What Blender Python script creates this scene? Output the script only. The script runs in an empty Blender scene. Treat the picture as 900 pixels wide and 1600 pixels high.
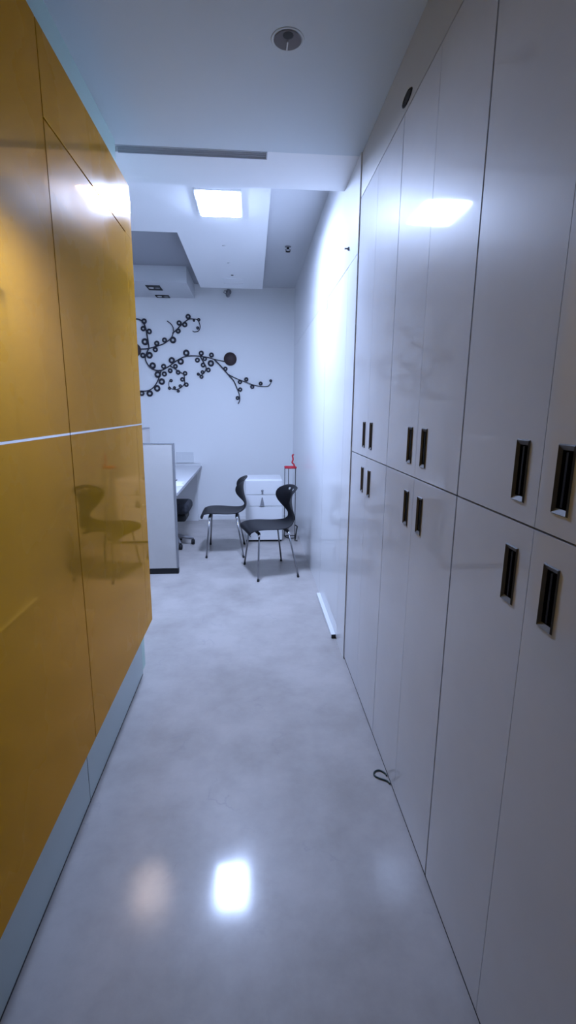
import bpy, bmesh, math, random
from mathutils import Vector, Matrix
random.seed(7)
SC = bpy.context.scene
COL = SC.collection

# ------------------------------------------------------------------ helpers
def obj_props(o, label=None, cat=None, group=None, kind=None):
    if label: o['label'] = label
    if cat: o['category'] = cat
    if group: o['group'] = group
    if kind: o['kind'] = kind
    return o

def thing(name, loc, label, cat, group=None, rz=0.0):
    o = bpy.data.objects.new(name, None)
    o.empty_display_size = 0.1
    o.location = loc
    o.rotation_euler = (0, 0, rz)
    COL.objects.link(o)
    return obj_props(o, label, cat, group)

class MB:
    """collects shapes and links them as one mesh object"""
    def __init__(self):
        self.bm = bmesh.new()
    def face(self, vs, mi=0):
        try:
            f = self.bm.faces.new(vs); f.material_index = mi; return f
        except ValueError:
            return None
    def box(self, x0, x1, y0, y1, z0, z1, mi=0):
        v = [self.bm.verts.new(p) for p in ((x0,y0,z0),(x1,y0,z0),(x1,y1,z0),(x0,y1,z0),
                                            (x0,y0,z1),(x1,y0,z1),(x1,y1,z1),(x0,y1,z1))]
        for q in ((3,2,1,0),(4,5,6,7),(0,1,5,4),(1,2,6,5),(2,3,7,6),(3,0,4,7)):
            self.face([v[i] for i in q], mi)
        return self
    def holed(self, axis, a0, a1, b0, b1, c0, c1, h, mi=0):
        """slab across `axis` (a0..a1) spanning b, c with a rectangular hole h=(b0,b1,c0,c1)"""
        bs = [b0, h[0], h[1], b1]; cs = [c0, h[2], h[3], c1]
        def P(a, b, c):
            return (a, b, c) if axis == 'x' else ((b, a, c) if axis == 'y' else (b, c, a))
        g = {}
        for k, a in enumerate((a0, a1)):
            for i in range(4):
                for j in range(4):
                    g[k, i, j] = self.bm.verts.new(P(a, bs[i], cs[j]))
        for k in (0, 1):
            for i in range(3):
                for j in range(3):
                    if i == 1 and j == 1: continue
                    q = [g[k,i,j], g[k,i+1,j], g[k,i+1,j+1], g[k,i,j+1]]
                    self.face(q, mi)
        for i in range(3):
            for j in (0, 3):
                self.face([g[0,i,j], g[1,i,j], g[1,i+1,j], g[0,i+1,j]], mi)
                self.face([g[0,j,i], g[1,j,i], g[1,j,i+1], g[0,j,i+1]], mi)
        for j in (1, 2):
            self.face([g[0,1,j], g[1,1,j], g[1,2,j], g[0,2,j]], mi)
            self.face([g[0,j,1], g[1,j,1], g[1,j,2], g[0,j,2]], mi)
        bmesh.ops.recalc_face_normals(self.bm, faces=self.bm.faces)
        return self
    def tube(self, pts, r, n=10, closed=False, mi=0, caps=True):
        pts = [Vector(p) for p in pts]
        N = len(pts); rr = r if isinstance(r, (list, tuple)) else [r]*N
        rings = []; prev = None
        for i, p in enumerate(pts):
            if closed: t = pts[(i+1) % N] - pts[i-1]
            else: t = pts[min(i+1, N-1)] - pts[max(i-1, 0)]
            t.normalize()
            if prev is None:
                ref = Vector((0,0,1)) if abs(t.z) < .9 else Vector((1,0,0))
                u = t.cross(ref).normalized()
            else:
                u = (prev - t*prev.dot(t)).normalized()
            prev = u; w = t.cross(u)
            rings.append([self.bm.verts.new(p + (u*math.cos(2*math.pi*k/n) + w*math.sin(2*math.pi*k/n))*rr[i]) for k in range(n)])
        for i in range(N if closed else N-1):
            a, b = rings[i], rings[(i+1) % N]
            for k in range(n):
                f = self.face([a[k], a[(k+1)%n], b[(k+1)%n], b[k]], mi)
                if f: f.smooth = True
        if caps and not closed:
            self.face(rings[0][::-1], mi); self.face(rings[-1], mi)
        return self
    def lathe(self, prof, n=24, axis='z', c=(0,0,0), mi=0):
        """prof: list of (radius, along)"""
        c = Vector(c); rings = []
        for (r, h) in prof:
            ring = []
            for k in range(n):
                a = 2*math.pi*k/n
                if axis == 'z': p = Vector((r*math.cos(a), r*math.sin(a), h))
                elif axis == 'y': p = Vector((r*math.cos(a), h, r*math.sin(a)))
                else: p = Vector((h, r*math.cos(a), r*math.sin(a)))
                ring.append(self.bm.verts.new(c + p))
            rings.append(ring)
        for a, b in zip(rings, rings[1:]):
            for k in range(n):
                f = self.face([a[k], a[(k+1)%n], b[(k+1)%n], b[k]], mi)
                if f: f.smooth = True
        if prof[0][0] > 1e-6: self.face(rings[0][::-1], mi)
        if prof[-1][0] > 1e-6: self.face(rings[-1], mi)
        bmesh.ops.remove_doubles(self.bm, verts=[v for v in rings[0]+rings[-1] if v.is_valid], dist=1e-6)
        return self
    def build(self, name, mats, parent=None, bevel=0, local=False, smooth=False, recalc=True):
        if recalc: bmesh.ops.recalc_face_normals(self.bm, faces=self.bm.faces)
        if parent is not None and not local:
            root = parent
            off = Vector((0,0,0))
            while root is not None:
                off += root.location; root = root.parent
            bmesh.ops.translate(self.bm, verts=self.bm.verts, vec=-off)
        me = bpy.data.meshes.new(name)
        if smooth:
            for f in self.bm.faces: f.smooth = True
        self.bm.to_mesh(me); self.bm.free()
        for m in (mats if isinstance(mats, (list, tuple)) else [mats]): me.materials.append(m)
        o = bpy.data.objects.new(name, me); COL.objects.link(o)
        if parent is not None: o.parent = parent
        if bevel:
            b = o.modifiers.new('bevel', 'BEVEL'); b.width = bevel; b.segments = 2; b.limit_method = 'ANGLE'
        return o

def struct(name, mb, mat, bevel=0):
    o = mb.build(name, mat, bevel=bevel); o['kind'] = 'structure'; return o

def copy_tree(o, parent=None):
    c = o.copy(); COL.objects.link(c)
    if parent is not None: c.parent = parent
    for ch in list(o.children): copy_tree(ch, c)
    return c

# ------------------------------------------------------------------ materials
def mat(name, col, rough=.5, metal=0, spec=.5, coat=0, coat_rough=.05, emit=None, estr=0, var=0, vscale=3, col2=None, bump=0, bscale=80, rvar=0, stretch=None):
    m = bpy.data.materials.new(name); m.use_nodes = True
    nt = m.node_tree; b = nt.nodes['Principled BSDF']
    b.inputs['Base Color'].default_value = (*col, 1)
    b.inputs['Roughness'].default_value = rough
    b.inputs['Metallic'].default_value = metal
    b.inputs['Specular IOR Level'].default_value = spec
    b.inputs['Coat Weight'].default_value = coat
    b.inputs['Coat Roughness'].default_value = coat_rough
    if emit:
        b.inputs['Emission Color'].default_value = (*emit, 1)
        b.inputs['Emission Strength'].default_value = estr
    tc = nt.nodes.new('ShaderNodeTexCoord')
    src = tc.outputs['Object']
    if stretch:
        mp = nt.nodes.new('ShaderNodeMapping'); mp.inputs['Scale'].default_value = stretch
        nt.links.new(src, mp.inputs['Vector']); src = mp.outputs['Vector']
    if var or col2:
        nz = nt.nodes.new('ShaderNodeTexNoise'); nz.inputs['Scale'].default_value = vscale
        nz.inputs['Detail'].default_value = 5; nz.inputs['Roughness'].default_value = .6
        nt.links.new(src, nz.inputs['Vector'])
        rp = nt.nodes.new('ShaderNodeValToRGB')
        rp.color_ramp.elements[0].position = .35; rp.color_ramp.elements[1].position = .65
        c2 = col2 or tuple(c*(1-var) for c in col)
        rp.color_ramp.elements[0].color = (*c2, 1); rp.color_ramp.elements[1].color = (*col, 1)
        nt.links.new(nz.outputs['Fac'], rp.inputs['Fac'])
        nt.links.new(rp.outputs['Color'], b.inputs['Base Color'])
    if bump:
        n2 = nt.nodes.new('ShaderNodeTexNoise'); n2.inputs['Scale'].default_value = bscale
        nt.links.new(src, n2.inputs['Vector'])
        bp = nt.nodes.new('ShaderNodeBump'); bp.inputs['Strength'].default_value = bump; bp.inputs['Distance'].default_value = .002
        nt.links.new(n2.outputs['Fac'], bp.inputs['Height']); nt.links.new(bp.outputs['Normal'], b.inputs['Normal'])
    if rvar:
        n3 = nt.nodes.new('ShaderNodeTexNoise'); n3.inputs['Scale'].default_value = 2.2; n3.inputs['Detail'].default_value = 4
        nt.links.new(src, n3.inputs['Vector'])
        mr = nt.nodes.new('ShaderNodeMapRange'); mr.inputs['From Min'].default_value = .35; mr.inputs['From Max'].default_value = .7
        mr.inputs['To Min'].default_value = coat_rough*.6; mr.inputs['To Max'].default_value = coat_rough + rvar
        nt.links.new(n3.outputs['Fac'], mr.inputs['Value']); nt.links.new(mr.outputs['Result'], b.inputs['Coat Roughness'])
    return m

def floor_material():
    m = mat('polished_white_floor', (.66,.64,.66), rough=.42, spec=.3, coat=.32, coat_rough=.10, rvar=.10)
    nt = m.node_tree; b = nt.nodes['Principled BSDF']
    tc = nt.nodes.new('ShaderNodeTexCoord')
    n1 = nt.nodes.new('ShaderNodeTexNoise'); n1.inputs['Scale'].default_value = 2.3; n1.inputs['Detail'].default_value = 8; n1.inputs['Roughness'].default_value = .65
    nt.links.new(tc.outputs['Object'], n1.inputs['Vector'])
    r1 = nt.nodes.new('ShaderNodeValToRGB')
    r1.color_ramp.elements[0].position = .3; r1.color_ramp.elements[0].color = (.31,.285,.27,1)
    r1.color_ramp.elements[1].position = .62; r1.color_ramp.elements[1].color = (.43,.40,.385,1)
    nt.links.new(n1.outputs['Fac'], r1.inputs['Fac'])
    # hairline veins: the zero crossing of a warped noise, broken up by another noise
    n2 = nt.nodes.new('ShaderNodeTexNoise'); n2.inputs['Scale'].default_value = 3.1; n2.inputs['Detail'].default_value = 6
    nt.links.new(tc.outputs['Object'], n2.inputs['Vector'])
    r2 = nt.nodes.new('ShaderNodeValToRGB')
    e = r2.color_ramp.elements
    e[0].position = .49; e[0].color = (0,0,0,1); e[1].position = .5; e[1].color = (1,1,1,1)
    e.new(.51).color = (0,0,0,1)
    nt.links.new(n2.outputs['Fac'], r2.inputs['Fac'])
    n3 = nt.nodes.new('ShaderNodeTexNoise'); n3.inputs['Scale'].default_value = 4.2
    nt.links.new(tc.outputs['Object'], n3.inputs['Vector'])
    r3 = nt.nodes.new('ShaderNodeValToRGB'); r3.color_ramp.elements[0].position = .55; r3.color_ramp.elements[1].position = .68
    nt.links.new(n3.outputs['Fac'], r3.inputs['Fac'])
    mu = nt.nodes.new('ShaderNodeMath'); mu.operation = 'MULTIPLY'
    nt.links.new(r2.outputs['Color'], mu.inputs[0]); nt.links.new(r3.outputs['Color'], mu.inputs[1])
    m2 = nt.nodes.new('ShaderNodeMath'); m2.operation = 'MULTIPLY'; m2.inputs[1].default_value = .35
    nt.links.new(mu.outputs[0], m2.inputs[0])
    mx = nt.nodes.new('ShaderNodeMix'); mx.data_type = 'RGBA'
    nt.links.new(m2.outputs[0], mx.inputs['Factor']); nt.links.new(r1.outputs['Color'], mx.inputs['A'])
    mx.inputs['B'].default_value = (.25,.24,.27,1)
    nt.links.new(mx.outputs['Result'], b.inputs['Base Color'])
    return m

M = {}
M['floor'] = floor_material()
M['wall'] = mat('white_wall_paint', (.82,.82,.82), rough=.6, bump=.05)
M['ceil'] = mat('white_ceiling_paint', (.86,.87,.88), rough=.8, bump=.05)
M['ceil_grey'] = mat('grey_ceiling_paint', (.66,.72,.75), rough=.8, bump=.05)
M['ceil_up_shade'] = mat('shaded_upper_ceiling_paint', (.62,.63,.65), rough=.8, bump=.05)  # ceiling white darkened: shade of upper ceiling and bulkhead put into the colour
M['ceil_recess_shade'] = mat('shaded_recess_paint', (.36,.37,.40), rough=.8, bump=.05)  # dark colour stands in for the shade up inside the recess
M['teal'] = mat('pale_teal_paint', (.43,.58,.54), rough=.6)
M['gloss'] = mat('gloss_white_laminate', (.72,.72,.745), rough=.4, spec=.05, coat=.6, coat_rough=.045, rvar=.025, var=.06, vscale=2.5)
M['filler'] = mat('warm_white_laminate', (.60,.58,.55), rough=.4, coat=.3, coat_rough=.12)
M['farwall'] = mat('gloss_white_panel', (.82,.82,.83), rough=.35, spec=.3, coat=.45, coat_rough=.045, rvar=.03)
M['dark'] = mat('dark_gap', (.03,.03,.03), rough=.8)
M['carcass'] = mat('dark_carcass_board', (.06,.055,.05), rough=.8)
M['yellow'] = mat('amber_lacquered_glass', (.58,.287,.006), rough=.03, metal=.44, spec=.03, coat=.115, coat_rough=.28, rvar=.12)
M['yellow'].node_tree.nodes['Principled BSDF'].inputs['Specular Tint'].default_value = (.85,.50,.06,1)
M['yback'] = mat('amber_edge', (.12,.07,.012), rough=.6)
M['plinth'] = mat('grey_teal_laminate', (.44,.54,.55), rough=.4, coat=.3, coat_rough=.15)
M['alu'] = mat('brushed_aluminium', (.75,.75,.78), rough=.3, metal=1)
M['alu_dull'] = mat('dull_grey_metal', (.15,.15,.155), rough=.5, metal=.25)
M['cup'] = mat('dark_bronze', (.016,.014,.014), rough=.8, spec=.2)
M['chrome'] = mat('chrome', (.85,.85,.87), rough=.08, metal=1)
M['leg'] = mat('grey_steel_tube', (.30,.30,.32), rough=.25, metal=1)
M['black_plastic'] = mat('black_plastic', (.007,.007,.010), rough=.42, spec=.18, bump=.08, bscale=300)
M['black'] = mat('black_metal', (.010,.010,.012), rough=.6, spec=.3)
M['fabric_dark'] = mat('dark_upholstery', (.02,.022,.03), rough=.9)
M['grey_plastic'] = mat('grey_plastic', (.22,.22,.24), rough=.5)
M['part'] = mat('pale_grey_laminate', (.50,.475,.46), rough=.5, var=.04, vscale=6)
M['trimgrey'] = mat('grey_trim', (.25,.25,.27), rough=.5, metal=.3)
M['trimgrey2'] = mat('satin_grey_fitting', (.40,.41,.43), rough=.5)
M['desk'] = mat('white_desktop', (.66,.66,.67), rough=.4)
M['desk_edge'] = mat('grey_edge_band', (.42,.42,.44), rough=.5)
M['steel'] = mat('white_powder_steel', (.72,.72,.73), rough=.4)
M['paper'] = mat('white_paper', (.85,.85,.85), rough=.8)
M['red'] = mat('red_painted_metal', (.55,.02,.04), rough=.4)
M['vine'] = mat('dark_wrought_metal', (.012,.012,.025), rough=.5)
M['disc'] = mat('dark_brown_disc', (.035,.015,.018), rough=.6, var=.3, vscale=60)
M['socket'] = mat('grey_white_plastic', (.68,.69,.70), rough=.5)
M['lens'] = mat('frosted_lamp', (.7,.7,.7), rough=.3)
M['bronze'] = mat('satin_reflector', (.11,.09,.08), rough=.5, metal=.4)
M['green'] = mat('dark_green_cord', (.03,.06,.06), rough=.6)
M['slot'] = mat('grey_slot', (.50,.52,.55), rough=.7)
M['glow'] = mat('led_panel', (.8,.8,.8), rough=.5, emit=(.49,.63,1.0), estr=300)

# ------------------------------------------------------------------ room shell
R, L = .555, -.585            # planes of the white cabinets and the amber cladding
RF = .549                     # plane of the far right wall
YB = 6.5                      # back wall
XL = -3.4
CZ = 2.75                     # corridor ceiling
Y0 = -.18

mb = MB(); mb.box(XL, 1.2, -.7, YB+.1, -.1, 0)
struct('floor', mb, M['floor'])
struct('ceiling', MB().box(-1.25, 1.2, -.7, 2.70, CZ, CZ+.1), M['ceil_grey'])
# lower soffit across the mouth of the corridor (slot in its near edge)
mb = MB()
mb.box(XL, .085, 2.775, 3.11, CZ+.004, 3.1)
mb.box(.085, .60, 2.70, 3.11, CZ+.004, 3.1)
struct('trim_soffit', mb, M['ceil'])
# ceiling raft, L shaped, carrying the lamp
mb = MB()
mb.box(XL, .13, 3.11, 4.27, 2.877, 2.96)
mb.box(-.59, .13, 4.27, 6.05, 2.877, 2.96)
raft = struct('trim_ceiling_raft', mb, M['ceil'])
struct('ceiling_upper', MB().box(-.60, .60, 3.11, YB, 3.0, 3.1), M['ceil_up_shade'])
struct('ceiling_recess', MB().box(XL, -.60, 4.20, YB, 3.02, 3.1), M['ceil_recess_shade'])
struct('trim_bulkhead', MB().box(XL, -.71, 5.74, YB, 2.85, 3.019), M['ceil_up_shade'])
struct('wall_back', MB().box(XL-.1, .62, YB, YB+.1, 0, 3.1), M['wall'])
struct('baseboard_back', MB().box(XL, RF, YB-.012, YB, 0, .06), M['wall'], bevel=.002)
# wall behind the amber cladding and the left room
struct('wall_left', MB().box(-1.2, -.647, -.7, 2.66, 0, CZ), M['teal'])
struct('wall_front', MB().box(XL, -1.2, 2.56, 2.66, 0, CZ), M['wall'])
struct('wall_left_far', MB().box(XL-.1, XL, 2.56, YB, 0, 3.1), M['wall'])
# far right wall : panels around a flush door
mb = MB()
mb.box(RF, .62, 2.6625, 6.5, 2.292, 3.1)
mb.box(RF, .62, 2.6625, 2.90, 0, 2.288)
mb.box(RF, .62, 3.722, 6.5, 0, 2.288)
mb.box(RF+.02, .62, 2.69, 6.5, .0, 3.05)
struct('wall_right', mb, M['farwall'])
mb = MB(); mb.box(RF+.0185, RF+.0199, 2.8995, 3.7225, 0, 2.29); mb.box(RF+.005, RF+.0199, 2.67, 5.6, 2.2865, 2.2925)
mb.box(RF+.005, RF+.0185, 2.8995, 2.9035, 0, 2.288); mb.box(RF+.005, RF+.0185, 3.7175, 3.7225, 0, 2.288)
struct('trim_door_gap', mb, M['dark'])
d1 = struct('door_1', MB().box(RF, RF+.018, 2.904, 3.717, .012, 2.286), M['farwall'], bevel=.001)
hp = MB().box(RF-.003, RF+.004, 3.655, 3.719, 2.215, 2.286).build('pivot_patch', M['trimgrey2'], d1, bevel=.001)
mb = MB(); mb.box(RF-.030, RF-.001, 2.93, 3.68, 0, .026); mb.box(RF-.030, RF-.001, 2.926, 2.9295, 0, .028, 1)
ss = mb.build('sill_strip', [M['socket'], M['dark']], bevel=.002)
obj_props(ss, 'white sealing strip along the floor below the flush white door', 'door strip')

# filler above the white cabinets, up to the ceiling
struct('trim_filler', MB().box(R, R+.02, Y0, 2.66, 2.545, CZ-.001), M['filler'])
struct('wall_right_near', MB().box(1.14, 1.2, -.7, 2.672, 0, CZ), M['wall'])
struct('wall_right_return', MB().box(R+.03, 1.14, 2.664, 2.690, 0, CZ), M['dark'])

# ------------------------------------------------------------------ white storage cabinets
HW, HH = .0215, .062           # half size of the flush pulls
def flush_pull(yc, zc, parent):
    m = MB()
    y0, y1, z0, z1 = yc-HW, yc+HW, zc-HH, zc+HH
    x = R
    # bevelled rim: outer flange on the face of the door, sloping into the opening
    o_ = [(x-.0035,y0,z0),(x-.0035,y1,z0),(x-.0035,y1,z1),(x-.0035,y0,z1)]
    b_ = [(x,y0-.002,z0-.002),(x,y1+.002,z0-.002),(x,y1+.002,z1+.002),(x,y0-.002,z1+.002)]
    i_ = [(x+.002,y0+.006,z0+.009),(x+.002,y1-.006,z0+.009),(x+.002,y1-.006,z1-.009),(x+.002,y0+.006,z1-.009)]
    k_ = [(x+.014,y0+.006,z0+.009),(x+.014,y1-.006,z0+.009),(x+.014,y1-.006,z1-.009),(x+.014,y0+.006,z1-.009)]
    V = [[m.bm.verts.new(p) for p in ring] for ring in (b_, o_, i_, k_)]
    for r in range(3):
        for k in range(4):
            m.face([V[r][k], V[r][(k+1)%4], V[r+1][(k+1)%4], V[r+1][k]], 0 if r < 2 else 1)
    m.face(V[3], 1)
    m.box(x+.001, x+.013, yc-.003, yc+.003, z0+.012, z1-.012, 1)      # finger rib
    return m.build('handle', [M['alu_dull'], M['cup']], parent)

def storage_cabinet(y0, y1, label, gap0, gap1):
    t = thing('storage_cabinet', (R, (y0+y1)/2, 0), label, 'cabinet', 'tall white storage cabinets on the right')
    m = MB(); m.box(R+.021, 1.13, y0+.001, y1-.001, 0, 2.74)
    m.build('carcass', M['carcass'], t)
    MB().box(R+.0025, R+.0205, y0, y1, 0, .0135).build('gap_shade_strip', M['dark'], t)  # dark strip painted in as the shadow in the gap under the doors
    yc = (y0+y1)/2
    for (a, b, side) in ((y0+gap0, yc-.0009, -1), (yc+.0009, y1-gap1, 1)):
        for (z0, z1, hz) in ((.014, 1.2715, 1.155), (1.2760, 2.5405, 1.380)):
            hy = yc + side*.070
            m = MB(); m.holed('x', R, R+.019, a, b, z0, z1, (hy-HW+.003, hy+HW-.003, hz-HH+.004, hz+HH-.004))
            d = m.build('door', M['gloss'], t)
            flush_pull(hy, hz, d)
    return t
storage_cabinet(1.948, 2.660, 'tall white gloss cabinet farthest down the corridor, next to the flush door', .0015, .002)
storage_cabinet(1.246, 1.946, 'tall white gloss cabinet that mirrors the ceiling lamp, middle of the right-hand row', .003, .0015)
storage_cabinet(.515, 1.244, 'tall white gloss cabinet nearest the viewer at the right edge, with the biggest handles', .002, .003)

g = thing('slot_grommet', (R, 1.927, 2.58), 'small dark almond-shaped slot in the white filler panel above the cabinets', 'slot')
def almond(x, s, n=20):
    out = []
    for k in range(n):
        a = 2*math.pi*k/n
        yy = math.cos(a); zz = math.sin(a)*abs(math.sin(a))**.3
        out.append((x, 1.927 + .054*s*yy - .003*zz, 2.581 + .018*s*zz + .004*yy))
    return out
m = MB()
ra = [m.bm.verts.new(p) for p in almond(R-.003, 1.0)]
rb = [m.bm.verts.new(p) for p in almond(R-.003, .78)]
rc = [m.bm.verts.new(p) for p in almond(R-.0001, 1.1)]
for k in range(20):
    m.face([ra[k], ra[(k+1)%20], rb[(k+1)%20], rb[k]]); m.face([rc[k], rc[(k+1)%20], ra[(k+1)%20], ra[k]])
m.build('rim', M['cup'], g)
m = MB(); m.face([m.bm.verts.new(p) for p in almond(R-.0012, .8)]); m.build('opening', M['dark'], g)

# ------------------------------------------------------------------ amber clad cabinets on the left
ZB, ZT, ZM, ZD = .303, 2.543, 1.416, 2.300
def amber_unit(y0, y1, label, post):
    t = thing('amber_cabinet', (L, (y0+y1)/2, 0), label, 'cabinet', 'amber lacquered cabinets on the left')
    m = MB(); m.box(-.646, L-.0185, y0+.002, y1-.004, ZB+.01, ZT-.01); m.build('carcass', M['yback'], t)
    ye = y1 - (.125 if post else 0)
    g = .0012
    MB().box(L-.018, L, y0+g, ye-g, ZB, ZM-.0036).build('lower_door', M['yellow'], t, bevel=.0008)
    if post:
        MB().box(L-.018, L, y0+g, ye-g, ZM+.0036, ZD).build('upper_door', M['yellow'], t, bevel=.0008)
        MB().box(L-.018, L, y0+g, y1, ZD+.006, ZT).build('top_panel', M['yellow'], t, bevel=.0008)
        m = MB(); m.box(L-.018, L, ye+g*.5, y1, ZB, ZM-.0036); m.box(L-.018, L, ye+g*.5, y1, ZM+.0036, ZD+.0055)
        m.build('end_post', M['yellow'], t, bevel=.0008)
    else:
        MB().box(L-.018, L, y0+g, ye-g, ZM+.0036, ZT).build('upper_door', M['yellow'], t, bevel=.0008)
    m = MB(); m.box(L-.016, L+.0008, y0, y1-.003, ZM-.0032, ZM+.0032)
    obj_props(m.build('inlay_strip', M['alu'], t), 'thin aluminium inlay strip')
    return t
amber_unit(-.40, 1.604, 'long amber lacquered cabinet front at the left edge of the photo', False)
amber_unit(1.606, 2.630, 'amber lacquered cabinet at the far end of the left side, reflecting a chair', True)
for (a, b, lab) in ((-.40, 1.628, 'long grey-teal plinth board on the floor below the near amber cabinet'),
                    (1.633, 2.540, 'shorter grey-teal plinth board on the floor below the far amber cabinet')):
    m = MB(); m.box(-.6465, -.635, a, b, .011, ZB-.002); m.box(-.6465, -.6362, a, b, 0, .011, 1); m.box(-.6465, -.6358, b, b+.0045, 0, ZB-.002, 1)
    o = m.build('plinth_board', [M['plinth'], M['dark']], bevel=.0006)
    obj_props(o, lab, 'plinth', 'plinth boards under the amber cabinets')

# ------------------------------------------------------------------ lamp, downlights, ceiling fittings
lx, ly = -.215, 3.67
t = thing('ceiling_light', (lx, ly, 2.877), 'bright blue-white rectangular lamp lit on the ceiling raft', 'ceiling light')
hx, hy = .14, .205
m = MB(); m.holed('z', 2.866, 2.877, lx-hx-.012, lx+hx+.012, ly-hy-.012, ly+hy+.012, (lx-hx, lx+hx, ly-hy, ly+hy))
m.build('frame', M['steel'], t)
MB().box(lx-hx, lx+hx, ly-hy, ly+hy, 2.861, 2.8765).build('diffuser', M['glow'], t, bevel=.008)

t = thing('recessed_downlight', (.131, 1.955, CZ), 'unlit round recessed downlight in the grey corridor ceiling', 'downlight')
m = MB(); m.lathe([(.058,CZ-.0003),(.056,CZ-.0015),(.051,CZ-.002),(.048,CZ-.001),(.048,CZ-.0004)], 40, c=(.131,1.955,0)); m.build('trim_ring', M['ceil_grey'], t)
m = MB(); m.lathe([(.0475,CZ-.003),(.040,CZ-.0026),(.022,CZ-.0015),(.0205,CZ-.0008)], 40, c=(.131,1.955,0)); m.build('reflector', M['bronze'], t)
m = MB(); m.lathe([(.0205,CZ-.0026),(.017,CZ-.0032),(.0,CZ-.0034)], 24, c=(.131,1.932,0)); m.build('lamp', M['dark'], t)
m = MB(); m.box(.1285,.1335,1.958,1.998,CZ-.0055,CZ-.0035); m.build('clip', M['socket'], t)

# slot diffuser between corridor ceiling and soffit
m = MB(); m.box(-.66, .084, 2.702, 2.774, CZ+.010, CZ+.03)
m.box(-.66, .084, 2.7005, 2.706, CZ-.002, CZ+.012, 0); m.box(-.66, .084, 2.769, 2.7745, CZ-.002, CZ+.012, 0); m.box(.079, .0845, 2.7005, 2.7745, CZ-.002, CZ+.012, 0)
sd = thing('slot_diffuser', (-.29, 2.738, CZ), 'long narrow grey air slot across the end of the corridor ceiling', 'air vent')
m.build('slot_frame', M['slot'], sd)
m = MB()
for k in range(2): m.box(-.655, .079, 2.722+k*.022, 2.724+k*.022, CZ-.0005, CZ+.009)
m.build('blade', M['slot'], sd)

def twin_spot(x0, x1, y0, y1, label):
    z = 2.85
    t = thing('twin_downlight', ((x0+x1)/2, (y0+y1)/2, z), label, 'downlight', 'dark twin downlights in the bulkhead')
    m = MB(); m.holed('z', z-.006, z-.0005, x0, x1, y0, y1, (x0+.008, x1-.008, y0+.008, y1-.008)); m.build('frame', M['black'], t)
    MB().box(x0+.008, x1-.008, y0+.008, y1-.008, z-.0025, z-.0005).build('back_plate', M['black'], t)
    for k, xc in enumerate((x0+.045, x1-.045)):
        m = MB(); m.lathe([(.030,z-.0027),(.029,z-.0065),(.018,z-.008),(0,z-.0085)], 20, c=(xc,(y0+y1)/2,0))
        m.build('lamp', M['lens' if k == 0 else 'grey_plastic'], t)
    return t
twin_spot(-1.190, -1.030, 5.89, 6.10, 'dark twin downlight in the bulkhead, the one nearer the viewer, with a bright lens')
twin_spot(-1.175, -1.008, 6.36, 6.485, 'dark twin downlight in the bulkhead, the one nearer the back wall')

t = thing('sprinkler', (.318, 4.92, 3.0), 'small dark sprinkler head hanging from the upper ceiling on the right', 'sprinkler')
c = (.347, 4.92, 0)
t.location = (.347, 4.92, 3.0)
m = MB(); m.lathe([(.030,2.9995),(.029,2.996),(.012,2.992)], 20, c=c); m.build('escutcheon', M['grey_plastic'], t)
m = MB(); m.lathe([(.010,2.992),(.010,2.978)], 12, c=c)
m.tube([(c[0]-.008,c[1],2.980),(c[0]-.026,c[1],2.970),(c[0]-.004,c[1],2.957)], .003, 8); m.tube([(c[0]+.008,c[1],2.980),(c[0]+.026,c[1],2.970),(c[0]+.004,c[1],2.957)], .003, 8)
m.build('body', M['black'], t)
m = MB(); m.lathe([(0,2.959),(.022,2.957),(.024,2.954),(0,2.953)], 16, c=c); m.build('deflector', M['black'], t)

m = MB(); m.holed('z', 2.8705, 2.8769, -.315, -.085, 5.60, 5.82, (-.307, -.093, 5.608, 5.812)); m.box(-.308, -.092, 5.607, 5.813, 2.8755, 2.8769)
m.build('access_hatch', M['ceil'], raft, bevel=.0005)
for (x, y, r_, mt, lab) in ((-.20, 5.48, .014, 'black', 'small dark plug on the ceiling raft just before the access hatch'),
                      (-.215, 5.05, .016, 'socket', 'small grey plug on the ceiling raft, second from the access hatch'),
                      (-.235, 4.55, .016, 'socket', 'small grey plug on the ceiling raft closest behind the lamp')):
    m = MB(); m.lathe([(r_,2.8768),(r_*.9,2.8735),(r_*.4,2.872),(0,2.8718)], 16, c=(x,y,0))
    obj_props(m.build('ceiling_plug', M[mt]), lab, 'plug', 'plugs in the ceiling raft')

# small camera bracket high on the back wall
t = thing('wall_fixture', (-.285, YB, 2.92), 'small grey fixture high on the back wall just below the raft end', 'fixture')
m = MB(); m.lathe([(.034,YB-.0005),(.034,YB-.010),(.012,YB-.016)], 20, axis='y', c=(-.285,0,2.935)); m.build('mount', M['grey_plastic'], t)
m = MB(); m.tube([(-.285,YB-.012,2.935),(-.285,YB-.05,2.93),(-.292,YB-.075,2.905)], .008, 10); m.tube([(-.285,YB-.03,2.935),(-.335,YB-.05,2.94),(-.345,YB-.06,2.915),(-.300,YB-.07,2.89)], .004, 8); m.build('arm', M['grey_plastic'], t)
m = MB(); m.lathe([(.0,-.05),(.022,-.048),(.026,-.01),(.026,.03),(.012,.045),(0,.046)], 18, axis='y', c=(-.292,YB-.085,2.885)); m.build('body', M['grey_plastic'], t)

# small hook on the far right wall
m = MB(); m.lathe([(.010,RF-.0005),(.010,RF-.006),(.004,RF-.010),(.004,RF-.022),(.007,RF-.024),(0,RF-.026)], 14, axis='x', c=(0, 2.875, 2.27))
yy, zz = 2.86, 2.385
bmesh.ops.translate(m.bm, verts=m.bm.verts, vec=(0, 2.905-2.875, zz-2.27))
obj_props(m.build('wall_hook', M['grey_plastic']), 'tiny grey peg on the far right wall above the flush door', 'hook')

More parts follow.
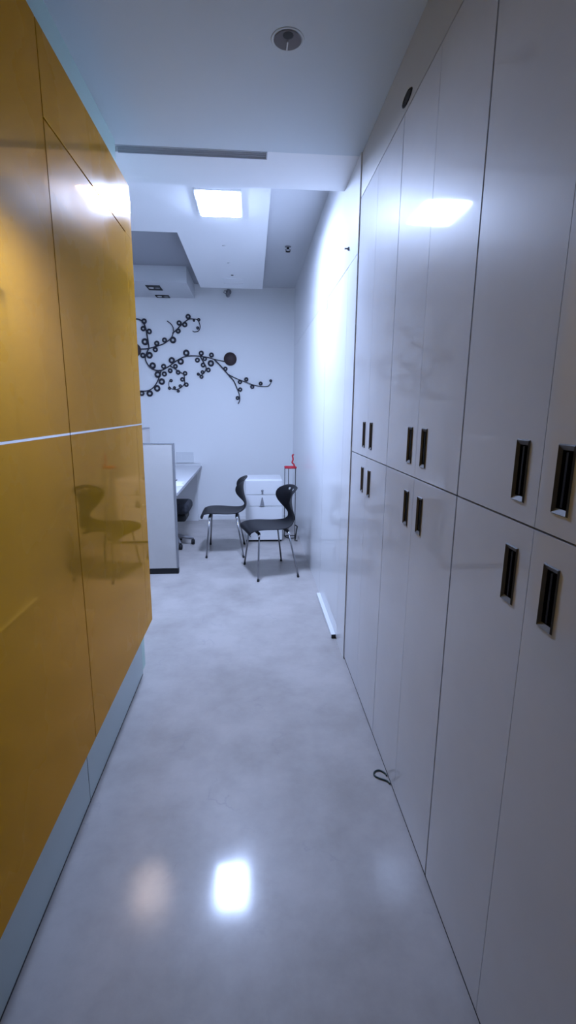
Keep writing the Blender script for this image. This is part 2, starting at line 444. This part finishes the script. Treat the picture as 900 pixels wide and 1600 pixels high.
# ------------------------------------------------------------------ wall vine sculpture
import_f, CX, CYP = 747.0, 450.0, 800.0
fw = Vector((394-CX, 639-CYP, import_f)).normalized()
dn = Vector((418-CX, 4265-CYP, import_f)).normalized()
dn = (dn - fw*dn.dot(fw)).normalized()
rt = dn.cross(fw)
H = 1.5
def ray(x, y):
    d = Vector((x-CX, y-CYP, import_f)); return Vector((rt.dot(d), fw.dot(d), -dn.dot(d)))
def back(x, y, Y=YB-.018):
    d = ray(x, y); k = Y/d.y; return Vector((d.x*k, Y, H + d.z*k))
def smooth_path(P, sub=5):
    P = [Vector(p) for p in P]; out = []
    for i in range(len(P)-1):
        p0, p1, p2, p3 = P[max(i-1,0)], P[i], P[i+1], P[min(i+2,len(P)-1)]
        for k in range(sub):
            t = k/sub
            out.append(.5*((2*p1) + (p2-p0)*t + (2*p0-5*p1+4*p2-p3)*t*t + (3*p1-p0-3*p2+p3)*t**3))
    out.append(P[-1]); return out
vine = thing('wall_vine', back(300, 560, YB), 'dark metal vine with ring leaves and brown discs on the back wall', 'wall art')
BR = [
 ([(205,499),(214,498.5),(219,500),(224,504),(228,514),(230,525),(232,537),(232.5,544),(229,552),(227,560),(230,568),(236,575),(244,578.5),(252,578.5),(258,576),(266,571),(274,565),(283,559.5),(290,557),(300,556),(312,556.5),(325,558.5),(335,561.5),(352,565)], .0085),
 ([(212,546),(219,545.5),(230,545),(238,543),(248,540),(256,537),(262,533),(268,527),(271,519),(270.5,512),(267,506),(261,501.5)], .0075),
 ([(269.5,521),(276,515),(283,508),(290,502),(296,498.5),(303,498.5),(309,500),(312,507),(312.5,512),(310,517),(304,518.5),(301,517)], .0065),
 ([(252,578.5),(249,588),(246,596),(240,605),(232,610),(222,611),(212,610)], .0075),
 ([(266,572),(273,576),(280,581),(287,585),(288.5,594),(288,600),(282,606),(275,608.5),(267,607),(264,603),(264,597),(266,593)], .006),
 ([(313,557),(318,566),(322,574),(320,581),(315,586),(310,585)], .007),
 ([(335,562),(343,570),(352,580),(358,587),(365,595),(370,606),(374,617),(374.5,625),(372,631)], .008),
 ([(355,584),(363,588.5),(373,593),(384,597),(396,601.5),(406,603.5),(418,603.5),(422,600),(424,595)], .006)]
for pts, r in BR:
    P = smooth_path([back(*p) for p in pts])
    n = len(P)
    MB().tube(P, [r*1.12*(1-.4*i/n) for i in range(n)], 8).build('branch', M['vine'], vine)
RINGS = [(225.1,501.9,4),(223.8,513.4,3.8),(233.3,517.9,3.9),(226.4,533.9,4.9),(245.1,536.6,3.9),(242.7,546.3,3.8),(257.1,531.4,3.8),(270.3,531.2,4.8),(223.3,555.2,4),(233.6,555,4.8),
 (280,504.7,3.8),(278.4,517.2,3.8),(288.7,507.2,3.9),(294,494.7,3.8),(310.5,499.6,2.4),(308.9,512.4,2.2),(303.1,500.8,1.8),(238.6,571.3,4.8),(246.6,585.2,4.9),(255.8,572.5,3.8),(256.9,584.3,3.9),
 (252.9,596.2,4.8),(245.6,606.8,4.8),(234,614.7,4.8),(221.6,614.4,4),(268.5,563,4.7),(282.4,564.8,4.7),(274.2,572.3,3.5),(266,579.2,3.6),(278.4,581.8,3.5),(285.1,592.8,3.4),(267.3,594.8,2.5),
 (264.9,606.6,2.4),(272.7,605.8,2.3),(278.6,611,2.3),(281.7,603,2.5),(291.1,551.4,4.8),(314.5,551.9,3.8),(308.4,562.7,3.7),(320,560.5,3.3),(317.3,570.3,3.6),(330.5,554.7,3.7),(329.5,567.7,4.8),
 (325.5,578.1,3.6),(316.4,581.4,2.8),(309.8,584.6,2.3),(314.7,588.8,3),(289.3,583.4,3.5),(291.3,601,3.4),(352.2,576.3,3.3),(374.9,596.8,3.3),(384.8,592.8,3.2),(394.2,604.3,3.2),(407.3,599.2,3),
 (423,595,2.2),(375.3,608.6,3.3),(371.2,621.8,3)]
for (x, y, r) in RINGS:
    c = back(x, y, YB-.012); tr = .0030 + .0021*r
    Rm = r*6.5/747 - tr
    MB().tube([(c.x + Rm*math.cos(a), c.y, c.z + Rm*math.sin(a)) for a in [2*math.pi*k/20 for k in range(20)]], tr, 8, closed=True).build('ring', M['vine'], vine)
for (x, y) in ((359.8, 561), (210.5, 547)):
    c = back(x, y, YB)
    m = MB(); m.lathe([(.078,YB-.001),(.082,YB-.006),(.082,YB-.020),(.076,YB-.026),(0,YB-.028)], 40, axis='y', c=(c.x,0,c.z)); m.build('disc', M['disc'], vine)

# ------------------------------------------------------------------ chairs
def shell_mesh():
    # rows: (u forward, z, half width, edge forward, edge lift)
    rows = [(.224,.394,.172,0,-.004),(.240,.410,.192,0,-.006),(.240,.430,.203,0,-.006),(.224,.447,.208,0,-.006),(.175,.457,.210,0,-.002),(.120,.455,.216,0,.004),(.060,.449,.217,0,.008),
            (.000,.443,.214,0,.010),(-.060,.438,.205,.0,.012),(-.115,.436,.186,.004,.016),(-.160,.441,.158,.012,.018),(-.195,.457,.128,.020,.012),(-.217,.482,.102,.020,.006),
            (-.226,.515,.086,.016,0),(-.222,.550,.085,.018,0),(-.212,.585,.112,.034,0),(-.202,.622,.150,.056,0),(-.196,.660,.184,.074,0),(-.193,.700,.203,.080,0),
            (-.196,.738,.208,.072,0),(-.205,.768,.200,.056,-.004),(-.214,.786,.184,.042,-.008),(-.226,.802,.158,.026,-.010),(-.240,.812,.120,.012,-.008)]
    bm = bmesh.new(); nc = 16; grid = []
    for (u, z, w, ef, el) in rows:
        r = []
        for j in range(nc+1):
            t = -1 + 2*j/nc
            r.append(bm.verts.new((u + ef*t*t, w*t, z + el*t*t)))
        grid.append(r)
    for i in range(len(rows)-1):
        for j in range(nc):
            if i == 20 and j in (5,6,9,10): continue       # hand slot near the top of the back
            f = bm.faces.new([grid[i][j], grid[i][j+1], grid[i+1][j+1], grid[i+1][j]]); f.smooth = True
    bmesh.ops.recalc_face_normals(bm, faces=bm.faces)
    return bm
def make_chair(label, loc, rz):
    t = thing('shell_chair', loc, label, 'chair', 'black shell chairs with chrome legs', rz)
    m = MB(); m.bm.free(); m.bm = shell_mesh()
    s = m.build('seat_shell', M['black_plastic'], t, local=True)
    so = s.modifiers.new('solid', 'SOLIDIFY'); so.thickness = .008; so.offset = 0
    sb = s.modifiers.new('sub', 'SUBSURF'); sb.levels = 2; sb.render_levels = 2
    m = MB(); m.box(-.125, .155, -.012, .012, .408, .428)
    for x in (.15, -.123): m.box(x-.012, x+.012, -.165, .165, .404, .424)
    m.build('under_frame', M['black'], t, bevel=.004, local=True)
    for (x, fx) in ((.15, .185), (-.123, -.195)):
        for s_ in (-1, 1):
            top = Vector((x, s_*.165, .418)); bot = Vector((fx, s_*.250, .012))
            d = (top-bot)
            lg = MB().tube([bot, bot + d*.5, top], .0085, 12).build('leg', M['leg'], t, local=True)
            MB().tube([bot + d*.93, bot + d*.955, bot + d*.99], [.011,.014,.011], 14).build('collar', M['chrome'], lg, local=True)
            b0 = Vector((fx, s_*.2515, .0005))
            MB().tube([b0, b0 + d*.02, b0 + d*.055], [.011,.0115,.010], 12).build('foot_cap', M['black'], lg, local=True)
    return t
ch = make_chair('black shell chair nearer the viewer, beside the right wall, its back to that wall', (.158, 4.32, 0), math.atan2(-.254, -.967))
c2 = copy_tree(ch)
c2.location = (-.292, 4.99, 0); c2.rotation_euler = (0, 0, math.pi*1.0)
c2['label'] = 'black shell chair behind the other one, closer to the desk and back wall'

# ------------------------------------------------------------------ drawer pedestal
px0, px1, py0, py1 = -.082, .336, 5.33, 5.78
t = thing('drawer_pedestal', ((px0+px1)/2, (py0+py1)/2, 0), 'white three-drawer steel pedestal standing behind the two black chairs', 'drawer unit')
MB().box(px0, px1, py0+.020, py1, .020, .722).build('body', M['steel'], t, bevel=.012)
MB().box(px0+.006, px1-.006, py0+.025, py1-.01, 0, .020).build('base', M['black'], t)
for (z0, z1) in ((.024, .416), (.421, .549), (.554, .716)):
    d = MB().box(px0+.001, px1-.001, py0, py0+.019, z0, z1).build('drawer', M['steel'], t, bevel=.004)
    if z0 > .4:
        xc = (px0+px1)/2 - .018
        m = MB()
        if z0 > .5:
            m.lathe([(.014,py0+.0005),(.014,py0-.006),(.010,py0-.009),(0,py0-.010)], 16, axis='y', c=(xc,0,z0+.045))
            m.box(xc-.010, xc+.010, py0-.006, py0+.001, z0+.006, z0+.026)
            m.build('lock', M['grey_plastic'], d)
        else:
            a = [m.bm.verts.new(p) for p in ((xc-.008,py0-.004,z1-.03),(xc+.004,py0-.004,z1-.025),(xc+.022,py0-.012,z0+.004),(xc-.028,py0-.012,z0+.004))]
            b = [m.bm.verts.new((v.co.x, py0+.0005, v.co.z)) for v in a]
            m.face(a); m.face(b)
            for k in range(4): m.face([a[k], a[(k+1)%4], b[(k+1)%4], b[k]])
            m.build('handle', M['grey_plastic'], d)

# ------------------------------------------------------------------ red topped stand
t = thing('wire_stand', (.43, 5.45, 0), 'thin black wire stand with a red top bar and red upright hook', 'stand')
sy = 5.45; zt = .845
m = MB(); m.tube([(.374,sy,zt),(.50,sy,zt)], .012, 10); m.tube([(.374,sy+.10,zt),(.50,sy+.10,zt)], .010, 10)
m.tube([(.376,sy,zt),(.376,sy+.10,zt)], .009, 10); m.tube([(.498,sy,zt),(.498,sy+.10,zt)], .009, 10)
m.build('top_bar', M['red'], t)
m = MB(); m.tube(smooth_path([(.478,sy,zt),(.474,sy,zt+.035),(.452,sy,zt+.06),(.462,sy,zt+.095),(.455,sy,zt+.140),(.468,sy-.01,zt+.150)]), .009, 10); m.build('hook', M['red'], t)
for (x, y) in ((.376,sy+.10),(.412,sy),(.492,sy)):
    m = MB(); m.tube([(x,y,zt),(x,y,.012)], .004, 8); m.build('leg', M['black'], t)
m = MB(); m.tube(smooth_path([(.376,sy+.10,.012),(.412,sy,.012),(.492,sy,.012),(.498,sy+.10,.012),(.376,sy+.10,.012)], 3), .006, 8)
m.build('base_ring', M['black'], t)
m = MB(); m.tube([(.515,sy-.05,.165),(.483,sy-.12,.012),(.512,sy-.12,.012)], .008, 8); m.tube([(.515,sy-.05,.165),(.492,sy,.17)], .007, 8); m.build('foot', M['black'], t)

# ------------------------------------------------------------------ workstation
t = thing('partition_screen', (-1.2, 4.295, 0), 'low pale grey partition screen with dark base, beside the amber cabinet end', 'partition')
MB().box(-1.72, -.703, 4.272, 4.318, .055, 1.192).build('panel', M['part'], t, bevel=.002)
m = MB(); m.box(-1.72, -.688, 4.270, 4.320, 1.192, 1.200); m.box(-.703, -.688, 4.270, 4.320, .055, 1.192); m.build('edge_trim', M['trimgrey'], t, bevel=.001)
MB().box(-1.70, -.690, 4.276, 4.330, 0, .055).build('kick_base', M['black'], t)
t = thing('spine_partition', (-1.12, 4.9, 0), 'grey screen rising slightly above the low partition behind it', 'partition')
MB().box(-1.15, -1.10, 4.335, 5.30, .04, 1.285).build('panel', M['part'], t, bevel=.002)
MB().box(-1.152, -1.098, 4.335, 5.302, 1.285, 1.296).build('edge_trim', M['trimgrey'], t)
MB().box(-1.145, -1.105, 4.34, 5.29, 0, .04).build('kick_base', M['black'], t)

t = thing('office_desk', (-.88, 5.4, 0), 'long white desk against the back wall behind the partition', 'desk')
mb = MB(); mb.box(-1.095, -.684, 4.335, YB-.015, .722, .750); mb.build('desktop', M['desk'], t, bevel=.002)
MB().box(-.6835, -.680, 4.335, YB-.015, .722, .750).build('edge_band', M['desk_edge'], t)
MB().box(-1.095, -.70, YB-.05, YB-.015, .75, .775).build('upstand', M['desk'], t, bevel=.002)
MB().box(-1.095, -.74, YB-.06, YB-.03, 0, .722).build('leg_panel', M['desk'], t)
MB().box(-1.095, -.74, 4.340, 4.365, 0, .722).build('leg_panel', M['desk'], t)
m = MB(); m.box(-1.0, -.79, YB-.012, YB-.0005, .79, .93)
t = thing('socket_panel', (-.90, YB, .855), 'pale grey socket panel on the back wall just above the desk', 'socket')
MB().box(-1.018, -.785, YB-.012, YB-.0005, .785, .932).build('cover', M['socket'], t, bevel=.003); m.bm.free()
for k in range(3): MB().box(-1.0+k*.073, -.945+k*.073, YB-.0145, YB-.0115, .83, .89).build('outlet', M['socket'], t, bevel=.001)
for k, (x, y, rz, lab) in enumerate(((-.775, 4.80, .3, 'white sheet of paper lying flat on the desk edge, top sheet'),
                                ( -.80, 4.93, -.2, 'white sheet of paper on the desk under the top sheet'))):
    m = MB(); n = 6; g = []
    for i in range(n+1):
        g.append([m.bm.verts.new(((i/n-.5)*.148, (j/n-.5)*.21, .0012 + k*-.0004 + (.012*max(0,(i/n-.6))**1.5 if k == 0 else 0))) for j in range(n+1)])
    for i in range(n):
        for j in range(n): m.face([g[i][j], g[i+1][j], g[i+1][j+1], g[i][j+1]])
    o = m.build('paper_sheet', M['paper']); o.location = (x, y, .7515 if k == 0 else .7502); o.rotation_euler = (0,0,rz)
    so = o.modifiers.new('s','SOLIDIFY'); so.thickness = .0006
    obj_props(o, lab, 'paper', 'papers on the desk')
m = MB(); m.tube([(-.83,5.02,.757),(-.80,5.10,.757)], .0045, 8); m.tube([(-.80,5.10,.757),(-.797,5.108,.757)], [.0045,.001], 8)
obj_props(m.build('pen', M['black']), 'small black pen lying on the desk beside the papers', 'pen')

# office chair tucked under the desk
ox, oy = -.872, 5.24
t = thing('office_chair', (ox, oy, 0), 'dark office seat on casters tucked under the desk behind the partition', 'chair')
MB().box(ox-.17, ox+.19, oy-.19, oy+.19, .385, .500).build('seat', M['fabric_dark'], t, bevel=.04)
MB().box(ox-.13, ox+.15, oy-.15, oy+.15, .300, .384).build('seat_pan', M['black'], t, bevel=.02)
m = MB(); m.lathe([(.030,.085),(.030,.20),(.018,.20),(.018,.305)], 16, c=(ox,oy,0)); m.build('gas_column', M['grey_plastic'], t)
for k in range(5):
    a = 2*math.pi*k/5 + .15
    e = Vector((ox + .20*math.cos(a), oy + .20*math.sin(a), .070))
    lg = MB().tube([(ox, oy, .105), ((ox+e.x)/2, (oy+e.y)/2, .092), e], [.024,.020,.014], 10).build('base_arm', M['grey_plastic'], t)
    m = MB(); m.lathe([(.0,-.018),(.026,-.018),(.029,-.012),(.029,.012),(.026,.018),(0,.018)], 18, axis='x', c=(e.x, e.y, .0295)); m.tube([(e.x,e.y,.03),(e.x,e.y,.072)], .008, 8)
    m.build('caster', M['black'], lg)

# ------------------------------------------------------------------ cord loop on the floor
P = smooth_path([(.553,1.645,.0035),(.545,1.662,.0035),(.528,1.672,.0035),(.508,1.685,.0035),(.500,1.700,.0035),(.510,1.718,.0035),(.530,1.722,.0035),(.548,1.705,.0035),(.552,1.690,.0035)], 6)
obj_props(MB().tube(P, .0032, 8).build('cord_loop', M['green']), 'small dark green loop of cord on the floor at the foot of the white cabinets', 'cord')

# ------------------------------------------------------------------ world, camera, view
w = bpy.data.worlds.new('world'); SC.world = w; w.use_nodes = True
w.node_tree.nodes['Background'].inputs['Color'].default_value = (.95,.95,1.0,1)
w.node_tree.nodes['Background'].inputs['Strength'].default_value = .045

cd = bpy.data.cameras.new('camera'); cam = bpy.data.objects.new('camera', cd); COL.objects.link(cam)
cd.sensor_fit = 'HORIZONTAL'; cd.sensor_width = 36; cd.lens = 36*747/900
cd.clip_start = .02
# image axes (right, down, forward) expressed in the room's axes
X = Vector((rt.x, fw.x, -dn.x)); Yv = Vector((rt.y, fw.y, -dn.y)); Zv = Vector((rt.z, fw.z, -dn.z))
mw = Matrix.Identity(4)
for i in range(3):
    mw[i][0] = X[i]; mw[i][1] = -Yv[i]; mw[i][2] = -Zv[i]
mw[0][3], mw[1][3], mw[2][3] = 0, 0, H
cam.matrix_world = mw
SC.camera = cam
SC.view_settings.view_transform = 'Standard'; SC.view_settings.look = 'None'
SC.view_settings.exposure = 0; SC.view_settings.gamma = 1; SC.view_settings.use_curve_mapping = False
